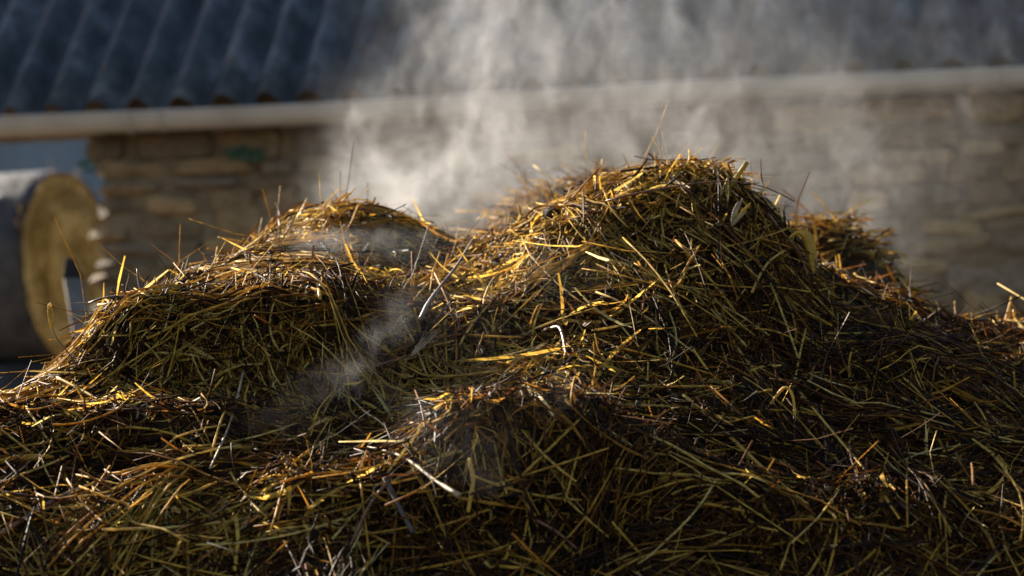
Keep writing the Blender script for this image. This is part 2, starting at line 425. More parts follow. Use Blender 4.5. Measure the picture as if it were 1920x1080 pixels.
# ------------------------------------------------------------------ round bales
def bale(cx, cy, cz, R, L, yaw, label):
    root = empty('round_bale', (cx, cy, cz - R)); tag(root, label, 'bale', 'stacked round bales beside the barn')
    ax = np.array([math.cos(yaw), math.sin(yaw), 0]); sd_ = np.array([-ax[1], ax[0], 0]); C = np.array([cx, cy, cz])
    r = random.Random(int(cz * 100)); n = 64
    ph = [r.uniform(0, 6.28) for _ in range(4)]
    def rad(a, t): return R * (1 + .010 * math.sin(3 * a + ph[0] + t) + .006 * math.sin(7 * a + ph[1] + 4 * t) + .004 * math.sin(13 * a + ph[2] - 6 * t))
    prof = [(-.5, .985), (-.49, 1.0), (-.3, 1.005), (-.1, 1.0), (.1, 1.005), (.3, 1.0), (.44, 1.0), (.485, .985), (.503, .955)]
    v = []; f = []
    for t, k in prof:
        for j in range(n):
            a = 2 * math.pi * j / n; rr = rad(a, t) * k
            v.append(C + ax * (t * L) + sd_ * (rr * math.cos(a)) + ZU * (rr * math.sin(a)))
    for i in range(len(prof) - 1):
        for j in range(n): f.append((i * n + j, i * n + (j + 1) % n, (i + 1) * n + (j + 1) % n, (i + 1) * n + j))
    mesh_obj('net_wrap', v, f, M_wrap, root)
    for s in (1, -1):
        v = []; f = []; rings = 9
        for i in range(rings):
            q = 1 - i / rings
            for j in range(n):
                a = 2 * math.pi * j / n; rr = R * .965 * q
                e = .5 + .012 * math.cos(q * 9 + a) + .02 * (1 - q) + r.uniform(-.006, .006)
                v.append(C + ax * (s * L * e) + sd_ * (rr * math.cos(a)) + ZU * (rr * math.sin(a)))
        for i in range(rings - 1):
            for j in range(n): f.append((i * n + j, i * n + (j + 1) % n, (i + 1) * n + (j + 1) % n, (i + 1) * n + j))
        v.append(C + ax * (s * L * .52)); f += [((rings - 1) * n + j, (rings - 1) * n + (j + 1) % n, len(v) - 1) for j in range(n)]
        if s < 0: f = [q[::-1] for q in f]
        o = mesh_obj('straw_end', v, f, M_bale, root)
        if s > 0:
            ns = 1000; rr = np.sqrt(rng.random(ns)) * R * .96; aa = rng.random(ns) * 6.283
            cc = C[None] + ax[None] * (L * .515) + sd_[None] * (rr * np.cos(aa))[:, None] + ZU[None] * (rr * np.sin(aa))[:, None]
            tg = -sd_[None] * np.sin(aa)[:, None] + ZU[None] * np.cos(aa)[:, None] + rng.normal(0, .45, (ns, 3)) + ax[None] * rng.normal(.05, .12, ns)[:, None]
            LL = rng.gamma(4, .022, ns); sp = np.linspace(-.5, .5, 4)
            pp = cc[:, None] + tg[:, None] * (sp[None, :, None] * LL[:, None, None])
            vv, qq = tubes(pp, np.repeat(rng.uniform(.0008, .002, ns)[:, None], 4, 1), 3)
            fz = big_mesh('straw_fringe', vv, qq, M_straw, None, True, np.repeat(rng.beta(3, 1.2, ns), 12)); fz['kind'] = 'stuff'; setpar(fz, root)
BD = 12.4; yaw = math.radians(-18)
ctr = P(128, 498, BD); R = 183 / F * BD
off = np.array([math.cos(yaw), math.sin(yaw)]) * 0.52
for i, lab in enumerate(('wrapped round straw bale on top of the stack left of the stone wall', 'middle wrapped round bale of the stack, mostly hidden by the heap', 'bottom wrapped round bale of the stack, on the ground behind the heap')):
    bale(ctr[0] - off[0] - 0.02 * i, ctr[1] - off[1], ctr[2] - i * 2 * R * 0.985, R if i < 2 else ctr[2] - 2 * 2 * R * .985, 1.04, yaw, lab)

# ------------------------------------------------------------------ the heap: height field from crest lines read off the photo
ROWS = [  # depth, [(px, py), ...]
 (3.02, [(-500, 1270), (960, 1250), (2400, 1270)]),
 (3.16, [(-500, 1110), (0, 1100), (500, 1085), (960, 1075), (1500, 1100), (1900, 1130), (2400, 1170)]),
 (3.24, [(-500, 990), (0, 1000), (300, 985), (600, 990), (800, 985), (960, 975), (1200, 990), (1500, 1010), (1900, 1040), (2400, 1060)]),
 (3.285, [(-500, 920), (0, 935), (300, 935), (500, 920), (700, 900), (820, 870), (960, 850), (1090, 860), (1250, 890), (1500, 920), (1900, 960), (2400, 990)]),
 (3.325, [(-500, 905), (0, 905), (300, 915), (500, 900), (700, 875), (790, 775), (900, 735), (1000, 700), (1085, 735), (1180, 810), (1300, 865), (1500, 895), (1900, 930), (2400, 970)]),
 (3.41, [(-500, 860), (0, 865), (150, 870), (300, 868), (430, 865), (600, 855), (720, 840), (785, 745), (900, 696), (1000, 660), (1090, 694), (1180, 785), (1300, 830), (1500, 860), (1900, 900), (2400, 940)]),
 (3.45, [(-500, 800), (0, 812), (150, 820), (300, 815), (430, 830), (600, 838), (720, 830), (830, 790), (960, 745), (1080, 745), (1200, 775), (1400, 810), (1600, 840), (1900, 870), (2400, 910)]),
 (3.475, [(-500, 790), (0, 772), (120, 762), (280, 768), (420, 790), (560, 815), (700, 830), (830, 790), (960, 745), (1080, 725), (1200, 745), (1400, 785), (1600, 820), (1900, 850), (2400, 890)]),
 (3.55, [(-500, 780), (0, 742), (120, 728), (280, 738), (420, 758), (560, 770), (700, 800), (830, 740), (960, 680), (1080, 660), (1200, 685), (1400, 730), (1600, 775), (1900, 815), (2400, 870)]),
 (3.645, [(-500, 800), (0, 755), (110, 735), (200, 735), (300, 735), (450, 735), (600, 725), (740, 715), (900, 640), (1050, 605), (1200, 630), (1400, 670), (1600, 740), (1900, 790), (2400, 850)]),
 (3.685, [(-500, 820), (0, 770), (110, 700), (170, 630), (230, 600), (300, 590), (450, 580), (600, 580), (740, 610), (850, 590), (1000, 565), (1150, 575), (1300, 610), (1450, 650), (1600, 715), (1900, 765), (2400, 830)]),
 (3.72, [(-500, 840), (0, 790), (130, 690), (180, 590), (215, 552), (300, 535), (450, 528), (600, 530), (720, 550), (850, 555), (1000, 540), (1150, 540), (1300, 565), (1420, 590), (1540, 670), (1900, 730), (2400, 790)]),
 (3.86, [(-500, 870), (0, 830), (150, 720), (220, 580), (300, 518), (450, 500), (600, 505), (740, 535), (860, 532), (960, 510), (1060, 492), (1160, 497), (1250, 480), (1350, 482), (1420, 510), (1500, 575), (1560, 655), (1900, 700), (2400, 770)]),
 (3.93, [(-500, 885), (0, 850), (160, 740), (240, 600), (310, 520), (450, 496), (600, 505), (740, 532), (880, 512), (960, 475), (1060, 425), (1160, 395), (1300, 385), (1420, 420), (1500, 510), (1555, 620), (1700, 650), (1900, 680), (2400, 750)]),
 (3.97, [(-500, 890), (0, 860), (165, 750), (250, 610), (320, 528), (470, 490), (610, 505), (750, 530), (880, 508), (955, 468), (1055, 412), (1140, 384), (1260, 361), (1370, 364), (1445, 404), (1497, 470), (1550, 600), (1700, 640), (1900, 670), (2400, 745)]),
 (4.06, [(-500, 900), (0, 870), (170, 760), (260, 620), (330, 540), (480, 470), (620, 480), (760, 520), (880, 500), (950, 455), (1050, 392), (1130, 360), (1200, 340), (1260, 334), (1370, 338), (1445, 376), (1495, 445), (1540, 580), (1700, 630), (1900, 660), (2400, 740)]),
 (4.18, [(-500, 940), (100, 860), (260, 690), (360, 560), (480, 465), (560, 425), (650, 415), (760, 435), (860, 480), (940, 480), (1050, 430), (1160, 375), (1260, 352), (1350, 362), (1440, 420), (1500, 500), (1560, 570), (1700, 590), (1800, 625), (1900, 640), (2400, 740)]),
 (4.36, [(-500, 980), (150, 900), (300, 700), (400, 530), (480, 438), (560, 390), (640, 374), (740, 392), (830, 445), (890, 495), (1000, 510), (1150, 470), (1300, 450), (1440, 480), (1530, 522), (1650, 548), (1750, 580), (1830, 616), (1900, 612), (2000, 650), (2400, 760)]),
 (4.60, [(-500, 1020), (200, 960), (400, 700), (560, 520), (700, 500), (850, 560), (1000, 560), (1300, 540), (1500, 560), (1750, 640), (1900, 680), (2400, 820)]),
 (4.95, [(-500, 1060), (300, 950), (600, 700), (900, 640), (1300, 620), (1600, 650), (1900, 760), (2400, 900)]),
 (5.60, [(-500, 1300), (300, 1200), (900, 950), (1300, 930), (1700, 980), (2400, 1200)]),
]
gx = np.arange(-2.3, 2.3001, 0.0125); gy = np.arange(2.25, 6.3, 0.0125)
pxs = np.arange(-700, 2620, 10.0)
zr = []
for Y, pts in ROWS:
    q = np.interp(pxs, [p[0] for p in pts], [p[1] for p in pts])
    q = q + 14.0
    ker = np.exp(-0.5 * (np.arange(-9, 10) / 2.6) ** 2); ker /= ker.sum()
    q = np.convolve(np.pad(q, 9, mode='edge'), ker, 'valid')
    zr.append([P(a, b, Y)[2] for a, b in zip(pxs, q)])
zr = np.array(zr); yr = np.array([r[0] for r in ROWS])
H = np.zeros((len(gy), len(gx)))
Y2 = np.concatenate([[1.45], yr, [6.35]])
for i, y in enumerate(gy):
    colpx = 960 + gx / y * F
    if y <= yr[0]:
        t = max(y - 2.3, 0) / (yr[0] - 2.3); row = np.interp(colpx, pxs, zr[0]) * (t ** 0.8)
    elif y >= yr[-1]:
        t = (6.3 - y) / (6.3 - yr[-1]); row = np.interp(colpx, pxs, zr[-1]) * max(t, 0)
    else:
        k = np.searchsorted(yr, y) - 1; k = min(max(k, 0), len(yr) - 2); t = (y - yr[k]) / (yr[k + 1] - yr[k])
        row = np.interp(colpx, pxs, zr[k]) * (1 - t) + np.interp(colpx, pxs, zr[k + 1]) * t
    H[i] = row
# fall away to the ground at the sides
edge = np.clip((2.25 - np.abs(gx)) / 0.55, 0, 1); edge = edge * edge * (3 - 2 * edge)
H = H * edge[None, :]
def smooth(A, s):
    r = int(3 * s) + 1; k = np.exp(-0.5 * (np.arange(-r, r + 1) / s) ** 2); k /= k.sum()
    A = np.apply_along_axis(lambda m: np.convolve(np.pad(m, r, mode='edge'), k, 'valid'), 0, A)
    return np.apply_along_axis(lambda m: np.convolve(np.pad(m, r, mode='edge'), k, 'valid'), 1, A)
H = smooth(H, 0.9)
def fnoise(s, amp): 
    n = smooth(rng.normal(size=H.shape), s); return n / n.std() * amp
lump = fnoise(10, 0.012) + fnoise(5.5, 0.011) + fnoise(2.8, 0.007) + fnoise(1.3, 0.004)
H = np.maximum(H + lump * np.clip(H * 3, 0, 1), -0.05)

def Hs(x, y, A=None):
    A = H if A is None else A
    fx = np.clip((np.asarray(x) - gx[0]) / 0.0125, 0, len(gx) - 1.001); fy = np.clip((np.asarray(y) - gy[0]) / 0.0125, 0, len(gy) - 1.001)
    i = fx.astype(int); j = fy.astype(int); a = fx - i; b = fy - j
    return A[j, i] * (1 - a) * (1 - b) + A[j, i + 1] * a * (1 - b) + A[j + 1, i] * (1 - a) * b + A[j + 1, i + 1] * a * b
Hsm = smooth(H, 4.0)
GY, GX = np.gradient(Hsm, 0.0125)

heap = empty('manure_heap', (0, 3.8, 0))
tag(heap, 'big steaming heap of dark manure and golden straw in the foreground', 'manure heap')
XX, YY = np.meshgrid(gx, gy)
V = np.stack([XX.ravel(), YY.ravel(), H.ravel()], 1)
nx = len(gx); ii = (np.arange(len(gy) - 1)[:, None] * nx + np.arange(nx - 1)[None, :]).ravel()
Q = np.stack([ii, ii + 1, ii + nx + 1, ii + nx], 1)
Q = Q[(V[Q][:, :, 2] > 0.0).any(1)]; V[:, 2] = np.where(V[:, 2] <= 0.012, -0.03, V[:, 2]); Q = Q[(V[Q][:, :, 2] > 0.0).any(1)]
big_mesh('dung_core', V, Q, M_dung, heap)

def hit(px, py, default=None):
    d = RIGHT * ((px - 960.0) / F) + UP * ((540.0 - py) / F) + FWD; d = d / d[1]
    ys = np.arange(2.3, 5.6, 0.004); p = CAM[None, :] + d[None, :] * ys[:, None]
    below = p[:, 2] < Hs(p[:, 0], p[:, 1])
    if below.any(): return p[np.argmax(below)]
    return None if default is None else CAM + d * default

# ------------------------------------------------------------------ straw
PATCH = smooth(rng.normal(size=H.shape), 5.0); PATCH = PATCH / PATCH.std() * 2.2
DENS = smooth(rng.normal(size=H.shape), 3.0) + smooth(rng.normal(size=H.shape), 8.0) * 2; DENS = np.clip(.62 + .33 * DENS / DENS.std(), .12, 1.0)
def flow_dir(x, y, n, spread=0.55, mixr=0.45):
    """direction in plan: downhill-ish, sideways on the left bank, else at random"""
    gxv, gyv = Hs(x, y, GX), Hs(x, y, GY)
    down = np.arctan2(-gyv, -gxv) + rng.normal(0, spread, n)
    side = rng.normal(0, 0.4, n) + np.where(rng.random(n) < .5, 0, np.pi)
    rnd = rng.random(n) * 2 * np.pi
    px = 960 + x / y * F
    pl = np.where(px < 760, 0.55, 0.12)
    c = rng.random(n)
    lock = down + Hs(x, y, PATCH) * .6
    down = np.where(rng.random(n) < .55, lock + rng.normal(0, .12, n), down)
    a = np.where(c < mixr, rnd, np.where(rng.random(n) < pl, side, down))
    return a
def lay(x, y, L, k, lift_sd, pitch_sd, curv, drape, spread=.55, mixr=.45, kink=0.12):
    """stalks laid over the heap, (n,k,3)"""
    n = len(x); a = flow_dir(x, y, n, spread, mixr)
    dx, dy = np.cos(a), np.sin(a); slope = Hs(x, y, GX) * dx + Hs(x, y, GY) * dy
    T = np.stack([dx, dy, slope], 1); T /= np.linalg.norm(T, axis=1, keepdims=True)
    Nn = np.stack([-Hs(x, y, GX), -Hs(x, y, GY), np.ones(n)], 1); Nn /= np.linalg.norm(Nn, axis=1, keepdims=True)
    pt = rng.normal(0, pitch_sd, n); T = T * np.cos(pt)[:, None] + Nn * np.sin(pt)[:, None]
    Sx = np.cross(T, Nn)
    s = np.linspace(-.5, .5, k)[None, :] * L[:, None]
    c0 = np.stack([x, y, Hs(x, y)], 1) + Nn * np.abs(rng.normal(0.004, lift_sd, n))[:, None]
    cb = rng.normal(0, curv, n)[:, None] * s * s / np.maximum(L, .02)[:, None]; cn = rng.normal(-.1, curv, n)[:, None] * s * s / np.maximum(L, .02)[:, None]
    kk = (rng.random(n) < kink)[:, None] * np.maximum(s - rng.uniform(-.2, .3, n)[:, None] * L[:, None], 0)
    kd = rng.normal(0, .8, (n, 1)); ke = rng.normal(-.3, .5, (n, 1))
    p = c0[:, None, :] + T[:, None, :] * s[..., None] + Sx[:, None, :] * (cb + kk * kd)[..., None] + Nn[:, None, :] * (cn + kk * ke)[..., None]
    h = Hs(p[..., 0], p[..., 1]) 
    over = p[..., 2] - h
    dr = (drape * rng.random(n) ** 0.5)[:, None]
    p[..., 2] -= np.where(over > 0.008, (over - .008) * dr, 0)
    p[..., 2] += np.where(over < 0, -over * 0.75, 0)
    return p
def scatter(n, ylo=2.98, yhi=4.75):
    """points over the part of the heap one can see, denser where it faces the camera"""
    X = np.zeros(0); Y = np.zeros(0)
    while len(X) < n:
        y = rng.uniform(ylo, yhi, n * 2); x = rng.uniform(-.265, .265, n * 2) * y
        gyv = Hs(x, y, GY); w = np.sqrt(1 + gyv ** 2 + Hs(x, y, GX) ** 2) / 2.2
        keep = rng.random(n * 2) < w * Hs(x, y, DENS) * np.where(y > 4.4, .5, 1.0)
        X = np.concatenate([X, x[keep]]); Y = np.concatenate([Y, y[keep]])
    return X[:n], Y[:n]
SUNLIT_DRY = []  # ellipses on the sunlit tops and ledges, brightened through the straw tint
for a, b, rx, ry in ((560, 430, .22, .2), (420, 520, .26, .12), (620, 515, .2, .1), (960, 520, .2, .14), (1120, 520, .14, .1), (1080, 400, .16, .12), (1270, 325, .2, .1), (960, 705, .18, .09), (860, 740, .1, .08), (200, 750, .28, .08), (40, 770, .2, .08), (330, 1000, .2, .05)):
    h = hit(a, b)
    if h is not None: SUNLIT_DRY.append((h[0], h[1], rx, ry))
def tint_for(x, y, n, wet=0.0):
    # paler, drier tint on the sunlit tops, with their sunlight painted in
    dry = np.zeros(n)  # weight of the drier tint and the sunlight painted with it
    for cx, cy, rx, ry in SUNLIT_DRY: dry = np.maximum(dry, np.exp(-((x - cx) / rx) ** 2 - ((y - cy) / ry) ** 2))
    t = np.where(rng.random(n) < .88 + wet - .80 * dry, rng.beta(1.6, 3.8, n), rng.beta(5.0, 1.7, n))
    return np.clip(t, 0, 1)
VV = []; QQ = []; TT = []; base = 0
def push(v, q, tint, per):
    global base
    VV.append(v); QQ.append(q + base); TT.append(np.repeat(tint, per)); base += len(v)
# long stalks
n = 18500; x, y = scatter(n); L = rng.gamma(5, .031, n).clip(.04, .38)
p = lay(x, y, L, 6, .009, .08, .35, .95, mixr=.42, kink=.28); r = rng.uniform(.0007, .0020, n)
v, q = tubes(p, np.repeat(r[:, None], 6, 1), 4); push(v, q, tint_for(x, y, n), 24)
# matted locks: stalks lying together in slabs that stick out a little and droop
nb = 130; bxx, byy = scatter(nb); per = 22; n = nb * per
gxv, gyv = Hs(bxx, byy, GX), Hs(bxx, byy, GY); con = np.arctan2(gxv, -gyv) + rng.normal(0, .5, nb); con = np.where(rng.random(nb) < .45, np.arctan2(-gyv, -gxv) + rng.normal(0, .5, nb), con)
a = np.repeat(con, per) + rng.normal(0, .34, n)
sx_, sy_ = rng.normal(0, .03, n), rng.normal(0, .018, n); ca, sa = np.cos(a), np.sin(a)
x = np.repeat(bxx, per) + ca * sx_ - sa * sy_; y = np.repeat(byy, per) + sa * sx_ + ca * sy_
L = rng.gamma(6, .026, n).clip(.06, .34); sp = np.linspace(-.5, .5, 7)[None, :] * L[:, None]
p = np.zeros((n, 7, 3)); p[..., 0] = x[:, None] + ca[:, None] * sp; p[..., 1] = y[:, None] + sa[:, None] * sp
up_ = np.repeat(rng.uniform(.008, .03, nb), per) + rng.normal(0, .005, n)
zc = Hs(x, y, Hsm); slope = (Hs(x, y, GX) * ca + Hs(x, y, GY) * sa)
stiff = zc[:, None] + slope[:, None] * sp - np.abs(sp) ** 2 * 1.2; foll = Hs(p[..., 0], p[..., 1])
k_ = np.repeat(rng.uniform(.25, .8, nb), per)[:, None]
p[..., 2] = np.maximum(stiff * (1 - k_) + foll * k_, foll - .006) + up_[:, None]
p[..., 1] -= up_[:, None] * .5
ok_ = (p[..., 2] - foll).max(1) < .07
p = p[ok_]; n = len(p); r = rng.uniform(.0006, .0018, n)
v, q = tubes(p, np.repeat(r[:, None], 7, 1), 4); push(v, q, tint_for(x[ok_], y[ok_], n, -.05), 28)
# thin stems and hay
n = 24000; x, y = scatter(n); L = rng.gamma(4, .032, n).clip(.03, .34)
p = lay(x, y, L, 7, .009, .13, .9, .85); r = rng.uniform(.0003, .0008, n)
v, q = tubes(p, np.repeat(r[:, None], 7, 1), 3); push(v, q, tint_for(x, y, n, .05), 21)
# flat leaf blades
n = 15000; x, y = scatter(n); L = rng.gamma(4, .022, n).clip(.03, .24)
p = lay(x, y, L, 7, .009, .2, .8, .6, kink=.3); wd = rng.uniform(.001, .0032, n)[:, None] * np.sin(np.linspace(.25, 3.0, 7))[None, :] ** .6
tw = rng.uniform(0, 3.1, n)[:, None] + rng.normal(0, 1.2, n)[:, None] * np.linspace(-.5, .5, 7)[None, :]
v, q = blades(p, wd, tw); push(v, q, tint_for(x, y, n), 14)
# stubs and stems that stick up
n = 2200; x, y = scatter(n); L = rng.gamma(3, .013, n).clip(.015, .11)
p = lay(x, y, L, 5, .015, .75, .4, .0); r = rng.uniform(.0006, .0018, n)
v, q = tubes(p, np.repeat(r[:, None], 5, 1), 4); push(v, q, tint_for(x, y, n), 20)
# chaff
n = 90000; x, y = scatter(n); L = rng.gamma(3, .007, n).clip(.006, .06)
p = lay(x, y, L, 3, .006, .5, .5, .2); wd = np.repeat(rng.uniform(.0006, .0022, n)[:, None], 3, 1)
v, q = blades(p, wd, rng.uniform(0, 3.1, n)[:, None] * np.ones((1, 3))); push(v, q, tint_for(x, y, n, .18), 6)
o = big_mesh('loose_straw', np.concatenate(VV), np.concatenate(QQ), M_straw, heap, True, np.concatenate(TT)); o['kind'] = 'stuff'
print('straw faces', sum(len(a) for a in QQ))

# crumbly dung clods among the straw
def clods(n, x, y, size):
    ico = np.array([(0, 0, 1), (.894, 0, .447), (.276, .851, .447), (-.724, .526, .447), (-.724, -.526, .447), (.276, -.851, .447), (.724, .526, -.447), (-.276, .851, -.447), (-.894, 0, -.447), (-.276, -.851, -.447), (.724, -.526, -.447), (0, 0, -1)])
    fc = np.array([(0, 1, 2), (0, 2, 3), (0, 3, 4), (0, 4, 5), (0, 5, 1), (1, 6, 2), (2, 7, 3), (3, 8, 4), (4, 9, 5), (5, 10, 1), (6, 7, 2), (7, 8, 3), (8, 9, 4), (9, 10, 5), (10, 6, 1), (11, 7, 6), (11, 8, 7), (11, 9, 8), (11, 10, 9), (11, 6, 10)])
    sz = size * rng.gamma(3, .33, n); c = np.stack([x, y, Hs(x, y) + sz * .35], 1)
    v = c[:, None, :] + ico[None] * (sz[:, None, None] * rng.uniform(.6, 1.3, (n, 12, 1))) * rng.uniform(.6, 1.3, (n, 1, 3))
    return v.reshape(-1, 3), (fc[None] + (np.arange(n) * 12)[:, None, None]).reshape(-1, 3)
x, y = scatter(5200)
hx, hy = [], []
for _ in range(1500):
    h = hit(random.gauss(165, 55), random.gauss(670, 55))
    if h is not None and h[1] < 3.9: hx.append(h[0]); hy.append(h[1])
x = np.concatenate([x, hx]); y = np.concatenate([y, hy])
v, q = clods(len(x), x, y, .0042)
o = big_mesh('dung_clods', v, q, M_dung, heap); o['kind'] = 'stuff'

# the stalks that show largest: each one an object
def stalk_variant(i):
    r = np.random.default_rng(500 + i); k = 7; s = np.linspace(-.5, .5, k)
    bend = r.normal(0, .12); p = np.stack([s, bend * (s * s) * 2, r.normal(0, .08) * s * s * 2], 1)
    if i % 4 == 0:
        kx = r.uniform(-.1, .2); e = np.maximum(s - kx, 0); p[:, 1] += e * r.normal(0, 1.0); p[:, 2] -= e * r.uniform(.1, .6)
    if i % 5 == 4:
        w = np.full((1, k), .5); w[0, 0] = .2; w[0, -1] = .1
        return p, 'blade', w
    return p, 'tube', None
variants = []
for i in range(14):
    p, kd, w = stalk_variant(i); Lr = 0.20
    p = p * Lr
    if kd == 'tube':
        rr = np.full((1, 7), .0018); rr[0, -1] = .0014
        # a node (joint) on the stem
        v, q = tubes(p[None], rr, 5)
        caps = [tuple(range(5))[::-1], tuple(range(30, 35))]
        fs = [tuple(a) for a in q] + caps
    else:
        v, q = blades(p[None], w * .0045, np.linspace(0, .9, 7)[None]); fs = [tuple(a) for a in q]
    me = bpy.data.meshes.new('straw_stalk'); me.from_pydata([tuple(a) for a in v], [], fs); me.materials.append(M_stalk)
    me.polygons.foreach_set('use_smooth', [True] * len(me.polygons)); me.update(); variants.append(me)
cnt = 0; ctry = 0
hp = Vector(heap.location)
while cnt < 285 and ctry < 3000:
    ctry += 1
    px = random.uniform(-20, 1940); py = random.uniform(330, 1100); h = hit(px, py)
    if h is None or h[1] > 4.5: continue
    x, y = np.array([h[0]]), np.array([h[1]])
    a = flow_dir(x, y, 1, .5, .3)[0]; g1, g2 = Hs(x, y, GX)[0], Hs(x, y, GY)[0]
    T = Vector((math.cos(a), math.sin(a), g1 * math.cos(a) + g2 * math.sin(a))).normalized(); Nv = Vector((-g1, -g2, 1)).normalized()
    pt = random.gauss(0.03, .09); T = (T * math.cos(pt) + Nv * math.sin(pt)).normalized()
    Bv = T.cross(Nv).normalized(); Nv = Bv.cross(T)
    sc = random.uniform(.45, 1.1)
    mw = Matrix(((T.x, Bv.x, Nv.x, 0), (T.y, Bv.y, Nv.y, 0), (T.z, Bv.z, Nv.z, 0), (0, 0, 0, 1)))
    me = variants[random.randrange(14)]
    mb = Matrix.Translation(Vector(h) + Nv * random.uniform(.010, .024)) @ mw @ Matrix.Rotation(random.uniform(0, 6.28), 4, 'X') @ Matrix.Diagonal((sc, random.uniform(.8, 1.15), random.uniform(.8, 1.15), 1))
    # keep those that lie on the heap; few may stand out against the background
    out = 0
    for vi in (0, len(me.vertices) // 4, len(me.vertices) * 3 // 4, len(me.vertices) - 1):
        w_ = np.array(mb @ me.vertices[vi].co) - CAM; k_ = w_ @ FWD; h2 = hit(960 + F * (w_ @ RIGHT) / k_, 540 - F * (w_ @ UP) / k_)
        if h2 is None or h2[1] - w_[1] > .09: out += 1
    if out and (random.random() > .03 or sc > .6): continue
    o = bpy.data.objects.new('straw_stalk', me); COL.objects.link(o); o.parent = heap; o.matrix_parent_inverse = Matrix.Translation(-hp); o.matrix_basis = mb
    cnt += 1
print('stalks', cnt)

# ------------------------------------------------------------------ mounds standing behind the heap
def back_mound(name, crest, Y, depth, foot, label, ns, seed):
    """crest: photo pixels of its skyline at depth Y"""
    r = np.random.default_rng(seed); pts = np.array([P(a, b, Y) for a, b in crest])
    xs = np.linspace(pts[0, 0] - .35, pts[-1, 0] + .35, 70); ys = np.linspace(Y - depth, Y + depth, 60)
    top = np.interp(xs, pts[:, 0], pts[:, 2])
    sl = np.clip(np.minimum(xs - xs[0], xs[-1] - xs) / .35, 0, 1) ** .6; top = top * sl
    prof = np.clip(1 - (np.abs(ys - Y) / depth) ** 2.2, 0, 1) ** .8
    Hm = top[None, :] * prof[:, None]
    nz = r.normal(size=Hm.shape); nz = smooth(nz, 1.6); Hm = np.maximum(Hm + nz / nz.std() * .012 * np.clip(Hm * 4, 0, 1), -.03)
    root = empty(name, (float(pts[:, 0].mean()), Y, 0)); tag(root, label, 'manure mound', 'manure mounds behind the heap')
    X, Yg = np.meshgrid(xs, ys); V = np.stack([X.ravel(), Yg.ravel(), Hm.ravel()], 1)
    ii = (np.arange(59)[:, None] * 70 + np.arange(69)[None, :]).ravel()
    big_mesh('dung_core', V, np.stack([ii, ii + 1, ii + 71, ii + 70], 1), M_dung, root)
    ok = Hm.ravel() > .75; cand = V[ok]; idx = r.integers(0, len(cand), ns); c = cand[idx] + r.normal(0, .012, (ns, 3))
    a = r.random(ns) * 6.283; el = r.normal(0, .4, ns); L = r.gamma(4, .025, ns).clip(.03, .3)
    T = np.stack([np.cos(a) * np.cos(el), np.sin(a) * np.cos(el), np.sin(el)], 1)
    sp = np.linspace(-.5, .5, 5); p = c[:, None, :] + T[:, None, :] * (sp[None, :, None] * L[:, None, None])
    p[..., 2] -= (sp ** 2)[None, :] * L[:, None] * r.uniform(0, .7, ns)[:, None]
    v, q = tubes(p, np.repeat(r.uniform(.0008, .0022, ns)[:, None], 5, 1), 4)
    o = big_mesh('loose_straw', v, q, M_straw, root, True, np.repeat(r.beta(2.2, 1.4, ns), 20)); o['kind'] = 'stuff'
back_mound('manure_mound', [(860, 500), (920, 450), (975, 380), (1030, 358), (1090, 345), (1150, 345), (1230, 380), (1300, 430)], 5.05, .5, 0,
           'hazy straw mound glimpsed between the two peaks of the heap', 5000, 3)
back_mound('manure_mound', [(1400, 450), (1470, 425), (1520, 418), (1570, 420), (1612, 440), (1640, 490), (1700, 560)], 4.8, .45, 0,
           'hazy dark straw mound behind the right flank of the tall peak', 4000, 4)

# ------------------------------------------------------------------ wooden stake between heap and bales
SY = 6.6
def stake():
    a = P(131, 484, SY); b = P(178, 760, SY); d = (b - a); d = d / abs(d[2]); bot = a + d * a[2]
    root = empty('wooden_stake', tuple(bot)); tag(root, 'leaning grey wooden stake with a dark tip behind the left edge of the heap', 'stake')
    def seg(z0, z1, w0, w1, name, mat, parent):
        v = []; f = []; n = 5
        for i in range(n + 1):
            t = i / n; zz = z0 + (z1 - z0) * t; c = a + d * (a[2] - zz); w = w0 + (w1 - w0) * t
            for ox, oy in ((1, -.45), (1, .45), (.9, .6), (0, .6), (-.9, .6), (-1, .45), (-1, -.45), (-.9, -.6), (0, -.6), (.9, -.6)):
                v.append(c + np.array([w * ox, .5 * w * oy, 0]))
        for i in range(n):
            for j in range(10): f.append((i * 10 + j, i * 10 + (j + 1) % 10, (i + 1) * 10 + (j + 1) % 10, (i + 1) * 10 + j))
        f.append(tuple(range(10))[::-1]); f.append(tuple(range(n * 10, n * 10 + 10)))
        return mesh_obj(name, v, f, mat, parent)
    seg(-.05, a[2] - .055, .040, .026, 'shaft', M_wood, root)
    seg(a[2] - .055, a[2], .0275, .011, 'tip', M_black, root)
stake()

